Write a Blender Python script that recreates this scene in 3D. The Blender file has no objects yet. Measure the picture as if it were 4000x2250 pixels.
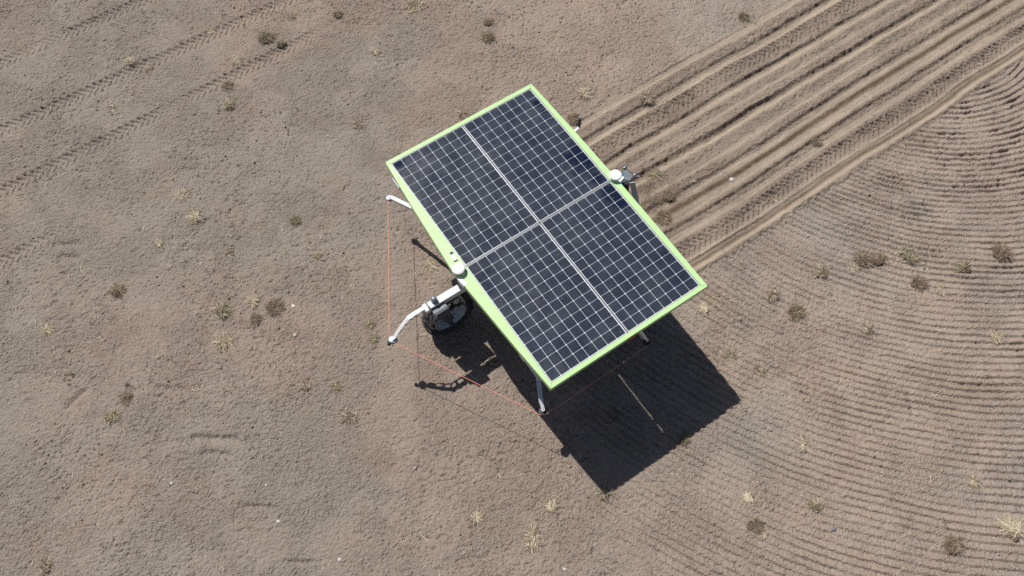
import bpy, bmesh, math, random
import numpy as np
from mathutils import Vector, Matrix

random.seed(7)
scene = bpy.context.scene
COL = scene.collection

# ------------------------------------------------------------------ camera
cam_d = bpy.data.cameras.new('camera')
cam_d.sensor_fit = 'HORIZONTAL'; cam_d.sensor_width = 36.0
cam_d.lens = 28.4335
cam_d.clip_start = 0.05; cam_d.clip_end = 1000.0
cam = bpy.data.objects.new('camera', cam_d); COL.objects.link(cam)
RC = np.array([[0.827783, 0.505074, -0.244287], [-0.561045, 0.746768, -0.357164], [0.002032, 0.43271, 0.901531]])
cam.matrix_world = Matrix(((RC[0][0], RC[0][1], RC[0][2], -3.00227),
                           (RC[1][0], RC[1][1], RC[1][2], -3.81414),
                           (RC[2][0], RC[2][1], RC[2][2], 10.00638), (0, 0, 0, 1)))
scene.camera = cam

# ------------------------------------------------------------------ light
TO_SUN = Vector((-0.094, 0.627, 1.0)).normalized()
world = bpy.data.worlds.new('World'); scene.world = world; world.use_nodes = True
wn = world.node_tree.nodes; wl = world.node_tree.links
sky = wn.new('ShaderNodeTexSky'); sky.sky_type = 'NISHITA'; sky.sun_disc = False
sky.sun_elevation = math.asin(TO_SUN.z); sky.sun_rotation = math.atan2(TO_SUN.x, TO_SUN.y)
sky.altitude = 50; sky.air_density = 1.0; sky.dust_density = 1.0; sky.ozone_density = 1.0
bg = wn['Background']; bg.inputs['Strength'].default_value = 0.055
wl.new(sky.outputs[0], bg.inputs['Color'])
sd = bpy.data.lights.new('sun', 'SUN'); sd.energy = 4.6; sd.angle = math.radians(0.53); sd.color = (1.0, 0.965, 0.91)
sun = bpy.data.objects.new('sun', sd); COL.objects.link(sun)
sun.rotation_euler = TO_SUN.to_track_quat('Z', 'Y').to_euler(); sun.location = (0, 4, 12)
vs = scene.view_settings
vs.view_transform = 'Standard'; vs.look = 'None'; vs.exposure = 0.0; vs.gamma = 1.0
vs.use_curve_mapping = False
scene.cycles.use_denoising = False                     # the denoiser smears the soil grain

# ------------------------------------------------------------------ materials
def new_mat(name):
    m = bpy.data.materials.new(name); m.use_nodes = True
    return m, m.node_tree.nodes, m.node_tree.links, m.node_tree.nodes['Principled BSDF']

def paint(name, col, rough=0.45, metal=0.0, var=0.08, scale=14.0, bump=0.0, dirt=None, dirt_amt=0.0, spec=0.5):
    m, n, l, b = new_mat(name)
    tc = n.new('ShaderNodeTexCoord'); no = n.new('ShaderNodeTexNoise')
    no.inputs['Scale'].default_value = scale; no.inputs['Detail'].default_value = 5
    l.new(tc.outputs['Object'], no.inputs['Vector'])
    mx = n.new('ShaderNodeMix'); mx.data_type = 'RGBA'
    mx.inputs[6].default_value = [c * (1 - var) for c in col] + [1]
    mx.inputs[7].default_value = [min(1, c * (1 + var)) for c in col] + [1]
    l.new(no.outputs[0], mx.inputs[0])
    out = mx.outputs[2]
    if dirt:
        n2 = n.new('ShaderNodeTexNoise'); n2.inputs['Scale'].default_value = 22; n2.inputs['Detail'].default_value = 8
        n2.inputs['Roughness'].default_value = 0.7
        l.new(tc.outputs['Object'], n2.inputs['Vector'])
        r = n.new('ShaderNodeMapRange'); r.inputs[1].default_value = 0.48; r.inputs[2].default_value = 0.75
        r.inputs[4].default_value = dirt_amt
        l.new(n2.outputs[0], r.inputs[0])
        m2 = n.new('ShaderNodeMix'); m2.data_type = 'RGBA'; m2.inputs[7].default_value = list(dirt) + [1]
        l.new(out, m2.inputs[6]); l.new(r.outputs[0], m2.inputs[0]); out = m2.outputs[2]
    l.new(out, b.inputs['Base Color'])
    rr = n.new('ShaderNodeMapRange'); rr.inputs[3].default_value = max(0.02, rough - 0.07); rr.inputs[4].default_value = rough + 0.07
    l.new(no.outputs[0], rr.inputs[0]); l.new(rr.outputs[0], b.inputs['Roughness'])
    b.inputs['Metallic'].default_value = metal
    b.inputs['Specular IOR Level'].default_value = spec
    if bump:
        bp = n.new('ShaderNodeBump'); bp.inputs['Distance'].default_value = bump
        l.new(no.outputs[0], bp.inputs['Height']); l.new(bp.outputs[0], b.inputs['Normal'])
    return m

SOILC = (0.2, 0.155, 0.115)
M = {}
M['green'] = paint('lime_paint', (0.50, 0.735, 0.345), 0.35, dirt=(0.40, 0.50, 0.27), dirt_amt=0.28, var=0.03, scale=5)
M['white'] = paint('white_powder_coat', (0.80, 0.80, 0.80), 0.35, var=0.03, dirt=(0.5, 0.46, 0.4), dirt_amt=0.2)
M['plastic'] = paint('white_plastic', (0.88, 0.88, 0.88), 0.3, var=0.02)
M['galv_skylit'] = paint('skylit_galvanised_steel', (0.44, 0.52, 0.60), 0.5, metal=0.1, var=0.15, scale=40, dirt=SOILC, dirt_amt=0.2)  # lighter copy of the galvanised steel, sky light on shaded struts put in
M['alu'] = paint('brushed_aluminium', (0.62, 0.64, 0.67), 0.42, metal=0.55, var=0.08, dirt=SOILC, dirt_amt=0.25)
M['galv'] = paint('galvanised_steel', (0.22, 0.275, 0.32), 0.45, metal=0.45, var=0.25, scale=40, dirt=SOILC, dirt_amt=0.3)
M['dark'] = paint('black_rubber', (0.022, 0.022, 0.024), 0.6, var=0.2)
M['steel'] = paint('dark_steel', (0.10, 0.115, 0.135), 0.4, metal=0.4, var=0.2, dirt=SOILC, dirt_amt=0.3)
M['tyre'] = paint('dusty_tyre_rubber', (0.035, 0.036, 0.038), 0.75, var=0.25, scale=25, dirt=(0.15, 0.12, 0.09), dirt_amt=0.45, bump=0.002)
M['rim'] = paint('blue_grey_rim', (0.46, 0.50, 0.58), 0.35, metal=0.15, var=0.12, dirt=SOILC, dirt_amt=0.4)
M['cord'] = paint('orange_cord', (0.88, 0.33, 0.23), 0.6, var=0.1, scale=60)
M['amber'] = paint('amber_reflector', (0.75, 0.22, 0.03), 0.25, var=0.15, scale=60)
M['blue'] = paint('blue_shackle', (0.20, 0.42, 0.66), 0.3, metal=0.4, var=0.2)
M['screen'] = paint('grey_display', (0.10, 0.12, 0.14), 0.12, var=0.15, scale=40)
M['sheet'] = paint('white_backsheet', (0.72, 0.75, 0.80), 0.12, var=0.02, dirt=(0.5, 0.48, 0.45), dirt_amt=0.25)
M['pframe'] = paint('anodised_frame', (0.60, 0.61, 0.63), 0.35, metal=0.2, var=0.05)
M['grey'] = paint('cap_grey', (0.24, 0.28, 0.33), 0.3, metal=0.3, var=0.1)
M['strip'] = paint('grey_cover_strip', (0.20, 0.205, 0.21), 0.4, metal=0.4, var=0.08)

def cell_mat():
    m, n, l, b = new_mat('dusty_solar_cell')
    geo = n.new('ShaderNodeNewGeometry')
    tc = n.new('ShaderNodeTexCoord')
    oi = n.new('ShaderNodeObjectInfo')
    # dust: fine speckle + blotches, missing in a few rain washed patches
    sp = n.new('ShaderNodeTexNoise'); sp.inputs['Scale'].default_value = 230; sp.inputs['Detail'].default_value = 3
    l.new(geo.outputs['Position'], sp.inputs['Vector'])
    bl = n.new('ShaderNodeTexNoise'); bl.inputs['Scale'].default_value = 3.2; bl.inputs['Detail'].default_value = 6
    bl.inputs['Roughness'].default_value = 0.65
    l.new(geo.outputs['Position'], bl.inputs['Vector'])
    spots = None
    for cx, cy, rx, ry in ((0.96, 0.47, .22, .26), (0.985, -0.20, .15, .24), (1.0, 1.46, .09, .06), (0.99, 1.30, .06, .03), (-0.955, 1.66, .075, .075), (.93, 0.12, .1, .1)):
        s = n.new('ShaderNodeVectorMath'); s.operation = 'SUBTRACT'; s.inputs[1].default_value = (cx, cy, 0)
        l.new(geo.outputs['Position'], s.inputs[0])
        d = n.new('ShaderNodeVectorMath'); d.operation = 'MULTIPLY'; d.inputs[1].default_value = (1 / rx, 1 / ry, 0)
        l.new(s.outputs[0], d.inputs[0])
        ln = n.new('ShaderNodeVectorMath'); ln.operation = 'LENGTH'; l.new(d.outputs[0], ln.inputs[0])
        if spots is None: spots = ln.outputs['Value']
        else:
            mi = n.new('ShaderNodeMath'); mi.operation = 'MINIMUM'; l.new(spots, mi.inputs[0]); l.new(ln.outputs['Value'], mi.inputs[1]); spots = mi.outputs[0]
    wn2 = n.new('ShaderNodeTexNoise'); wn2.inputs['Scale'].default_value = 9; wn2.inputs['Detail'].default_value = 4
    l.new(geo.outputs['Position'], wn2.inputs['Vector'])
    ad = n.new('ShaderNodeMath'); ad.operation = 'MULTIPLY_ADD'; ad.inputs[1].default_value = 1.6; l.new(wn2.outputs[0], ad.inputs[0]); l.new(spots, ad.inputs[2])
    mr = n.new('ShaderNodeMapRange'); mr.inputs[1].default_value = 1.35; mr.inputs[2].default_value = 1.95
    l.new(ad.outputs[0], mr.inputs[0])                       # 0 = washed clean, 1 = dusty
    a = n.new('ShaderNodeMapRange'); a.inputs[1].default_value = 0.3; a.inputs[2].default_value = 0.7; a.inputs[3].default_value = 0.25; a.inputs[4].default_value = 0.75
    l.new(bl.outputs[0], a.inputs[0])
    c = n.new('ShaderNodeMath'); c.operation = 'MULTIPLY'; l.new(a.outputs[0], c.inputs[0]); l.new(mr.outputs[0], c.inputs[1])
    s2 = n.new('ShaderNodeMapRange'); s2.inputs[1].default_value = 0.35; s2.inputs[2].default_value = 0.7; s2.inputs[3].default_value = 0.75; s2.inputs[4].default_value = 1.3
    l.new(sp.outputs[0], s2.inputs[0])
    c2 = n.new('ShaderNodeMath'); c2.operation = 'MULTIPLY'; l.new(c.outputs[0], c2.inputs[0]); l.new(s2.outputs[0], c2.inputs[1])
    # bright droppings / dust specks
    vo = n.new('ShaderNodeTexVoronoi'); vo.inputs['Scale'].default_value = 17; l.new(geo.outputs['Position'], vo.inputs['Vector'])
    vr = n.new('ShaderNodeMapRange'); vr.inputs[1].default_value = 0.05; vr.inputs[2].default_value = 0.10; vr.inputs[3].default_value = 1; vr.inputs[4].default_value = 0
    l.new(vo.outputs['Distance'], vr.inputs[0])
    vc = n.new('ShaderNodeSeparateColor'); l.new(vo.outputs['Color'], vc.inputs[0])
    vg = n.new('ShaderNodeMath'); vg.operation = 'GREATER_THAN'; vg.inputs[1].default_value = 0.72; l.new(vc.outputs[0], vg.inputs[0])
    vm = n.new('ShaderNodeMath'); vm.operation = 'MULTIPLY'; l.new(vr.outputs[0], vm.inputs[0]); l.new(vg.outputs[0], vm.inputs[1])
    vm2 = n.new('ShaderNodeMath'); vm2.operation = 'MULTIPLY'; vm2.inputs[1].default_value = 0.7; l.new(vm.outputs[0], vm2.inputs[0])
    mx = n.new('ShaderNodeMix'); mx.data_type = 'RGBA'
    mx.inputs[6].default_value = (0.008, 0.013, 0.032, 1); mx.inputs[7].default_value = (0.052, 0.062, 0.078, 1)
    l.new(c2.outputs[0], mx.inputs[0])
    hv = n.new('ShaderNodeHueSaturation'); rv = n.new('ShaderNodeMapRange'); rv.inputs[3].default_value = 0.88; rv.inputs[4].default_value = 1.12
    l.new(oi.outputs['Random'], rv.inputs[0]); l.new(rv.outputs[0], hv.inputs['Value']); l.new(mx.outputs[2], hv.inputs['Color'])
    m3 = n.new('ShaderNodeMix'); m3.data_type = 'RGBA'; m3.inputs[7].default_value = (0.45, 0.44, 0.43, 1)
    l.new(hv.outputs[0], m3.inputs[6]); l.new(vm2.outputs[0], m3.inputs[0])
    l.new(m3.outputs[2], b.inputs['Base Color'])
    ro = n.new('ShaderNodeMapRange'); ro.inputs[3].default_value = 0.08; ro.inputs[4].default_value = 0.34
    l.new(c2.outputs[0], ro.inputs[0]); l.new(ro.outputs[0], b.inputs['Roughness'])
    return m
M['cell'] = cell_mat()

def attr_mat(name, rough=0.9, fine=0.25):
    m, n, l, b = new_mat(name)
    at = n.new('ShaderNodeAttribute'); at.attribute_name = 'tone'
    geo = n.new('ShaderNodeNewGeometry')
    no = n.new('ShaderNodeTexNoise'); no.inputs['Scale'].default_value = 60; no.inputs['Detail'].default_value = 4
    l.new(geo.outputs['Position'], no.inputs['Vector'])
    rv = n.new('ShaderNodeMapRange'); rv.inputs[3].default_value = 1 - fine; rv.inputs[4].default_value = 1 + fine
    l.new(no.outputs[0], rv.inputs[0])
    hv = n.new('ShaderNodeHueSaturation'); l.new(rv.outputs[0], hv.inputs['Value']); l.new(at.outputs['Color'], hv.inputs['Color'])
    l.new(hv.outputs[0], b.inputs['Base Color'])
    b.inputs['Roughness'].default_value = rough; b.inputs['Specular IOR Level'].default_value = 0.2
    return m
M['blade'] = attr_mat('dry_grass_blades', 0.7, 0.2)
M['crumb'] = attr_mat('loose_soil_crumbs', 0.95, 0.2)
M['stone'] = attr_mat('stone_surface', 0.65, 0.15)

def soil_mat():
    m, n, l, b = new_mat('dry_soil')
    at = n.new('ShaderNodeAttribute'); at.attribute_name = 'tone'
    geo = n.new('ShaderNodeNewGeometry')
    def noise(sc, det, rg=0.6):
        x = n.new('ShaderNodeTexNoise'); x.inputs['Scale'].default_value = sc; x.inputs['Detail'].default_value = det
        x.inputs['Roughness'].default_value = rg; l.new(geo.outputs['Position'], x.inputs['Vector']); return x
    a = noise(26, 8, 0.72); c = noise(160, 4, 0.7)
    r1 = n.new('ShaderNodeMapRange'); r1.inputs[1].default_value = 0.3; r1.inputs[2].default_value = 0.7; r1.inputs[3].default_value = 0.84; r1.inputs[4].default_value = 1.14
    l.new(a.outputs[0], r1.inputs[0])
    r2 = n.new('ShaderNodeMapRange'); r2.inputs[1].default_value = 0.3; r2.inputs[2].default_value = 0.72; r2.inputs[3].default_value = 0.80; r2.inputs[4].default_value = 1.22
    l.new(c.outputs[0], r2.inputs[0])
    mu = n.new('ShaderNodeMath'); mu.operation = 'MULTIPLY'; l.new(r1.outputs[0], mu.inputs[0]); l.new(r2.outputs[0], mu.inputs[1])
    hv = n.new('ShaderNodeHueSaturation'); l.new(mu.outputs[0], hv.inputs['Value']); l.new(at.outputs['Color'], hv.inputs['Color'])
    l.new(hv.outputs[0], b.inputs['Base Color'])
    b.inputs['Roughness'].default_value = 0.95; b.inputs['Specular IOR Level'].default_value = 0.12
    f2 = noise(58, 2, 0.55); a2 = noise(30, 2, 0.6)
    # fine crumb relief; softer where the wheels pressed the soil flat (attribute alpha)
    rel = n.new('ShaderNodeMath'); rel.operation = 'MULTIPLY_ADD'; rel.inputs[1].default_value = 0.8
    l.new(f2.outputs[0], rel.inputs[0]); l.new(a2.outputs[0], rel.inputs[2])
    bp = n.new('ShaderNodeBump'); bp.inputs['Distance'].default_value = 0.036; bp.inputs['Strength'].default_value = 1.0
    sm = n.new('ShaderNodeMapRange'); sm.inputs[3].default_value = 0.22; sm.inputs[4].default_value = 1.0
    l.new(at.outputs['Alpha'], sm.inputs[0]); l.new(sm.outputs[0], bp.inputs['Strength'])
    l.new(rel.outputs[0], bp.inputs['Height']); l.new(bp.outputs[0], b.inputs['Normal'])
    return m
M['soil'] = soil_mat()

# ------------------------------------------------------------------ numpy noise
def _h(ix, iy, s):
    h = (ix.astype(np.int64) * 374761393 + iy.astype(np.int64) * 668265263 + s * 1442695041) & 0x7fffffff
    h = ((h ^ (h >> 13)) * 1274126177) & 0x7fffffff
    h = (h ^ (h >> 16)) & 0xffffff
    return h / float(0xffffff)
def vnoise(x, y, s=0):
    ix = np.floor(x); iy = np.floor(y); fx = x - ix; fy = y - iy
    ux = fx * fx * fx * (fx * (fx * 6 - 15) + 10); uy = fy * fy * fy * (fy * (fy * 6 - 15) + 10)
    ix = ix.astype(np.int64); iy = iy.astype(np.int64)
    a = _h(ix, iy, s); b = _h(ix + 1, iy, s); c = _h(ix, iy + 1, s); d = _h(ix + 1, iy + 1, s)
    return (a + (b - a) * ux) * (1 - uy) + (c + (d - c) * ux) * uy
def fbm(x, y, s=0, o=4, g=0.5):
    t = 0; a = 1; n = 0
    for i in range(o):
        cs, sn = math.cos(0.7 * i + s), math.sin(0.7 * i + s)
        t = t + a * vnoise((x * cs - y * sn) * 2 ** i + 17.3 * i, (x * sn + y * cs) * 2 ** i + 5.1 * i, s * 7 + i)
        n += a; a *= g
    return t / n
def worley(x, y, s=0):
    ix = np.floor(x).astype(np.int64); iy = np.floor(y).astype(np.int64)
    best = np.full(x.shape, 9.0); sz = np.zeros(x.shape)
    for dx in (-1, 0, 1):
        for dy in (-1, 0, 1):
            jx = ix + dx; jy = iy + dy
            px = jx + _h(jx, jy, s + 11); py = jy + _h(jx, jy, s + 23)
            d = (x - px) ** 2 + (y - py) ** 2
            k = d < best; best = np.where(k, d, best); sz = np.where(k, _h(jx, jy, s + 37), sz)
    return np.sqrt(best), sz
def sst(a, b, x):
    t = np.clip((x - a) / (b - a), 0, 1); return t * t * (3 - 2 * t)

# cross profile of the wheel ruts behind the machine: (y, height, smoothness)
PROF = [(2.15, 0, 0), (1.99, .004, .2), (1.95, .010, .6), (1.92, -.010, 1), (1.86, -.014, 1), (1.82, .006, .6), (1.74, .004, 0), (1.66, .016, 0), (1.63, .014, .1), (1.60, -.018, .4), (1.53, -.026, 1), (1.48, -.020, 1),
        (1.45, .002, .5), (1.38, .004, 0), (1.20, .002, .1), (1.15, .014, .1), (1.12, .016, 0), (1.085, -.022, .3), (1.03, -.026, 1), (.97, -.006, .8), (.93, .002, 0), (.86, .004, 0), (.83, .002, .8), (.79, -.004, 1), (.75, .003, .4),
        (.68, .008, 0), (.645, .022, 0), (.60, -.026, .2), (.54, -.030, 1), (.49, -.006, .9), (.44, .002, 0), (.33, .004, .1), (.30, .002, .9), (.25, -.008, 1), (.21, .004, .4), (.13, .012, 0), (.10, .014, .1), (.06, -.016, .5), (0, -.020, 1), (-.04, -.018, .8),
        (-.08, -.006, .6), (-.15, -.016, .7), (-.20, -.004, .9), (-.26, -.002, 1), (-.31, .012, .3), (-.335, .014, 0), (-.37, -.014, .2), (-.42, -.004, .1), (-.46, -.014, .9), (-.52, -.016, 1), (-.56, .002, .3), (-.62, .006, 0), (-.70, .004, 0), (-.80, .0, .3), (-.845, .004, .8), (-.875, .010, 1),
        (-.90, -.012, 1), (-.96, -.020, 1), (-1.0, -.010, 1), (-1.035, .014, .9), (-1.06, .018, .3), (-1.10, -.004, 0), (-1.16, 0, 0)]
PY = np.array([p[0] for p in PROF][::-1]); PH = np.array([p[1] for p in PROF][::-1]); PS = np.array([p[2] for p in PROF][::-1])

def lug_print(x, yc, pitch, half, ph=0.0):
    """depth (0..1) of a chevron lug print around the line yc=0, apex towards +x"""
    out = np.zeros(x.shape)
    for sgn, off in ((1, 0.0), (-1, 0.5)):
        yy = yc * sgn
        t = ((x + yy * 0.85) / pitch + off + ph) % 1.0
        w = np.clip(1 - np.abs(t - 0.5) / (0.34 if sgn > 0 else 0.17), 0, 1) * (1.0 if sgn > 0 else .7)
        out = np.maximum(out, np.minimum(w * 1.8, 1) * sst(0.0, 0.015, yy) * (1 - sst(half - 0.03, half, yy)))
    return out

def seg_bump(x, y, a, b, w):
    ax, ay = a; bx, by = b; dx, dy = bx - ax, by - ay; L2 = dx * dx + dy * dy
    t = np.clip(((x - ax) * dx + (y - ay) * dy) / L2, 0, 1)
    d = np.hypot(x - ax - t * dx, y - ay - t * dy)
    side = np.sign((x - ax) * dy - (y - ay) * dx)
    return np.exp(-(d / w) ** 2), side * d

def ground_fields(x, y, fine=True):
    """height and colour of the field at world x, y"""
    n1 = fbm(x * 0.45, y * 0.45, 3, 4); n2 = fbm(x * 2.2, y * 2.2, 5, 4); n3 = fbm(x * 9, y * 9, 8, 4, 0.6)
    n4 = fbm(x * 1.1, y * 1.1, 12, 3)
    h = (n1 - .5) * 0.035 + (n2 - .5) * 0.016
    # --- masks
    wob = (fbm(x * 0.7, y * 0.9 + 4, 21, 3) - .5) * 0.085 + (fbm(x * 7, y * 3, 22, 2) - .5) * .016
    yt = y - 0.006 * (x - 4.5) + wob
    tm = sst(1.1, 2.0, x + (n2 - .5) * 0.7) * sst(-1.13, -1.08, yt) * (1 - sst(1.96, 2.0, yt))
    # --- curved harrow lines
    cy = np.minimum(y - 0.8, 0.0)
    cxx = 8.2 - x
    phi = np.hypot(cxx, cy) + (fbm(x * .6, y * .6, 31, 2) - .5) * 0.10 + (n3 - .5) * 0.022
    hm = sst(-2.6, 0.6, x - 0.30 * (y + 2)) * (0.85 + 0.15 * sst(2.5, 5.0, x)) * (1 - tm)
    hm = hm * np.where(y > 1.9, 0.35 * sst(1.0, 3.0, x), 1.0)
    amp = 0.35 + 1.1 * vnoise(phi / 0.096 * 0.5 + 3, (np.arctan2(cy, cxx)) * 9, 41)
    tri2 = (phi / 0.041 + .3) % 1.0; fine2 = np.where(tri2 < .7, tri2 / .7, (1 - tri2) / .3)
    tri = (phi / 0.096) % 1.0
    saw = np.where(tri < 0.72, tri / 0.72, (1 - tri) / 0.28)
    brk = sst(.30, .62, fbm(x * 5, y * 5, 43, 3) + .12 * hm)
    h = h + hm * ((saw - .5) * 0.049 * amp * (.34 + .66 * brk) + (fine2 - .5) * .006 * (1.3 - brk))
    theta = np.arctan2(cy, cxx); h = h + (vnoise(phi * 26, theta * 16 + x * .2, 44) - .5) * .010 * (1 - tm) * (.5 + .5 * (1 - hm))
    # --- wheel ruts
    prof = np.interp(yt, PY, PH); sm = np.interp(yt, PY, PS)
    rm = 0.35 + 1.3 * fbm(x * 1.1, y * 6, 51, 3)
    h = h * (1 - 0.6 * tm) + tm * prof * rm * 1.05
    # lug prints
    l1 = lug_print(x, yt - 1.33, 0.098, 0.125); l2 = lug_print(x, yt + 0.73, 0.098, 0.125, .3)
    h = h - tm * (l1 * 0.036 + l2 * 0.040) * (0.45 + 1.0 * fbm(x * 3, y * 3, 61, 2))
    # faint transverse ribs between the ruts
    for yc, hw in ((0.79, .13), (0.40, .08), (-0.40, .05), (1.72, .06)):
        mk = np.clip(1 - np.abs(yt - yc) / hw, 0, 1) * tm * sst(.42, .6, fbm(x * 1.2, y * 0.5, 66, 2))
        h = h - mk * 0.011 * (0.5 + 0.5 * np.sin((x + 0.3 * yt) * 2 * math.pi / 0.06))
    # long striations inside the smooth bands
    h = h + tm * sm * (vnoise(x * 1.2, y * 60, 71) - .5) * 0.011
    # --- older chevron tracks, upper left
    old = np.zeros(x.shape); oldw = np.zeros(x.shape)
    for yc, sl, x0, x1 in ((7.93, 0.0, -6, -1.2), (6.62, -.012, -7, 1.3), (5.62, .02, -7.5, 0.2), (4.45, .0, -7, -4.6)):
        c = yc + sl * (x + 3); m = sst(x0, x0 + .5, x) * (1 - sst(x1 - 1.2, x1, x)) * (.45 + .55 * sst(.36, .55, fbm(x * .9, y * .6, 81, 2) + .08))
        k = lug_print(x, y - c + (n2 - .5) * .03, 0.105, 0.13); band = np.clip(1 - np.abs(y - c) / .17, 0, 1)
        old = old + m * (k * 0.034 + band * 0.009); oldw = np.maximum(oldw, m * band)
    h = h - old
    # --- shallow crescent pits and scrapes in the lower left
    for a, b, w, d in (((-4.78, .67), (-4.35, .36), .05, .028), ((-4.76, .42), (-4.52, .23), .05, .026), ((-4.88, 1.53), (-4.6, 1.31), .05, .02), ((-4.62, -.46), (-4.36, -.65), .035, .022), ((-4.48, -1.34), (-4.26, -1.49), .03, .022),
                       ((-5.23, 4.33), (-4.97, 4.16), .05, .018), ((-5.23, 4.09), (-5.05, 3.96), .045, .02), ((-5.95, 1.95), (-5.72, 2.03), .05, .02), ((-5.2, 1.78), (-5.17, 1.68), .03, .045),
                       ((2.45, 1.95), (2.75, 2.0), .05, .012), ((2.25, -5.6), (2.3, -5.35), .03, .016), ((2.95, -4.2), (3.1, -4.0), .04, .014), ((4.15, -4.55), (4.22, -4.3), .03, .012)):
        g, sd_ = seg_bump(x, y, a, b, w); h = h - g * d * 1.7 + np.exp(-((sd_ + w * 1.5) / w) ** 2) * g * d * 1.2
    # --- crumbs, clods and pits
    rough = np.clip(1 - tm * (.05 + .9 * sm), 0.08, 1) * (0.62 + 0.55 * sst(.30, .70, n4)) * (1 - .35 * np.clip(hm, 0, 1)) * (1 - .45 * oldw)
    d1, s1 = worley(x / 0.075 + n3 * 0.8, y / 0.075 + n2, 91)
    d2, s2 = worley(x / 0.036 + n3 * 0.6, y / 0.036, 92)
    clod = np.clip(1 - d1 / 0.42, 0, 1) ** 0.5 * (s1 > 0.90) * (s1 - .6) * 0.030
    clod2 = np.clip(1 - d2 / 0.5, 0, 1) ** 0.5 * (s2 > 0.74) * (s2 - .50) * 0.020
    pit = np.clip(1 - d2 / 0.42, 0, 1) * (s2 < 0.06) * 0.010
    p1 = fbm((x * .83 - y * .56) * 15 + n2 * 3, (x * .56 + y * .83) * 28, 96, 3, .65)
    p2 = fbm(x * 38, y * 38, 97, 1, .6)
    crack = np.clip(p1 - .62, 0, 1) * 0.11 + np.clip(p2 - .72, 0, 1) * 0.050
    h = h + rough * (clod + clod2 - pit - crack + (n3 - .5) * 0.019)
    h = h + (.25 + .75 * rough) * (fbm(x * 42, y * 42, 95, 2) - .5) * 0.0145
    rimc = np.exp(-((yt + 1.095) / .028) ** 2) * sst(1.3, 2.0, x); h = h + rimc * (.004 + .030 * np.clip(fbm(x * 13, y * 13, 151, 2) - .42, 0, 1) * 2)
    h = h + tm * (1 - .8 * sm) * np.clip(fbm(x * 14, y * 20, 152, 3) - .48, 0, 1) * .065
    # --- colour (dry crust grey, disturbed soil browner, pressed soil tan, freshly turned soil dark, rut wall shade painted the same dark)
    grey = np.array([0.288, 0.248, 0.205]); brown = np.array([0.310, 0.247, 0.201]); tan = np.array([0.330, 0.268, 0.206]); trk = np.array([0.222, 0.175, 0.137]); moist_shade = np.array([0.120, 0.083, 0.056])
    pk = sst(.34, .68, fbm(x * .5 + 9, y * .5, 101, 4) + 0.10 * sst(0, -4, y) * 1.0 + 0.12 * np.exp(-((x - 1.5) ** 2 + (y - 3.5) ** 2) / 5) - 0.10 * sst(4.5, 7, x) - 0.13 * sst(0.0, -4.0, x) * sst(-1.0, 2.5, y) + 0.05 * np.exp(-((x + 1.5) ** 2 + (y - 1.5) ** 2) / 6))
    col = grey[None] * (1 - pk[:, None]) + brown[None] * pk[:, None]
    tb = (tm * .8)[:, None]; col = col * (1 - tb) + trk[None] * tb
    tmc = (tm * sm ** 2.2 * (.40 + .9 * fbm(x * .9, y * 9, 153, 3)))[:, None].clip(0, 1)
    col = col * (1 - tmc) + tan[None] * tmc
    mo_shade = tm * np.maximum(np.maximum(np.exp(-((yt + .115) / .05) ** 2), .8 * np.exp(-((yt + .95) / .035) ** 2)), np.maximum(.55 * np.exp(-((yt - .60) / .03) ** 2), .45 * np.exp(-((yt - 1.6) / .02) ** 2))) + tm * .5 * (np.exp(-((yt - 1.09) / .03) ** 2) + np.exp(-((yt - .075) / .03) ** 2) + np.exp(-((yt + .36) / .03) ** 2)) * (.35 + .75 * fbm(x * 1.5, y * 25, 111, 3))  # moist bands, plus dark lines that paint shade on the rut walls
    mo_shade = np.maximum(mo_shade, 0.55 * np.exp(-(((x - 2.25) / .5) ** 2 + ((y - .25) / .5) ** 2)) * sst(.4, .6, fbm(x * 7, y * 7, 113, 3)))
    mo_shade = np.clip(mo_shade, 0, 1)[:, None]
    col = col * (1 - mo_shade) + moist_shade[None] * mo_shade
    col = col * (0.93 + 0.14 * fbm(x * 3, y * 3, 121, 4, .6))[:, None]
    col = col * (1 - 0.10 * np.clip(s1 - .8, 0, .2) * 5 * np.clip(1 - d1, 0, 1))[:, None]
    col = col * (1 + .16 * sst(-2, 4, x - .3 * y))[:, None]
    pch = sst(.50, .70, fbm(x * 2.6, y * 2.6, 141, 4, .6))[:, None] * (1 - tm)[:, None]
    col = col * (1 - pch * np.array([.0, .03, .045])[None])
    alpha = np.clip((.62 + .5 * sst(.35, .65, fbm(x * 1.8, y * 1.8, 161, 4, .6))) - .6 * tm * sm - .25 * oldw, 0, 1)
    return h, col, alpha

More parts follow.
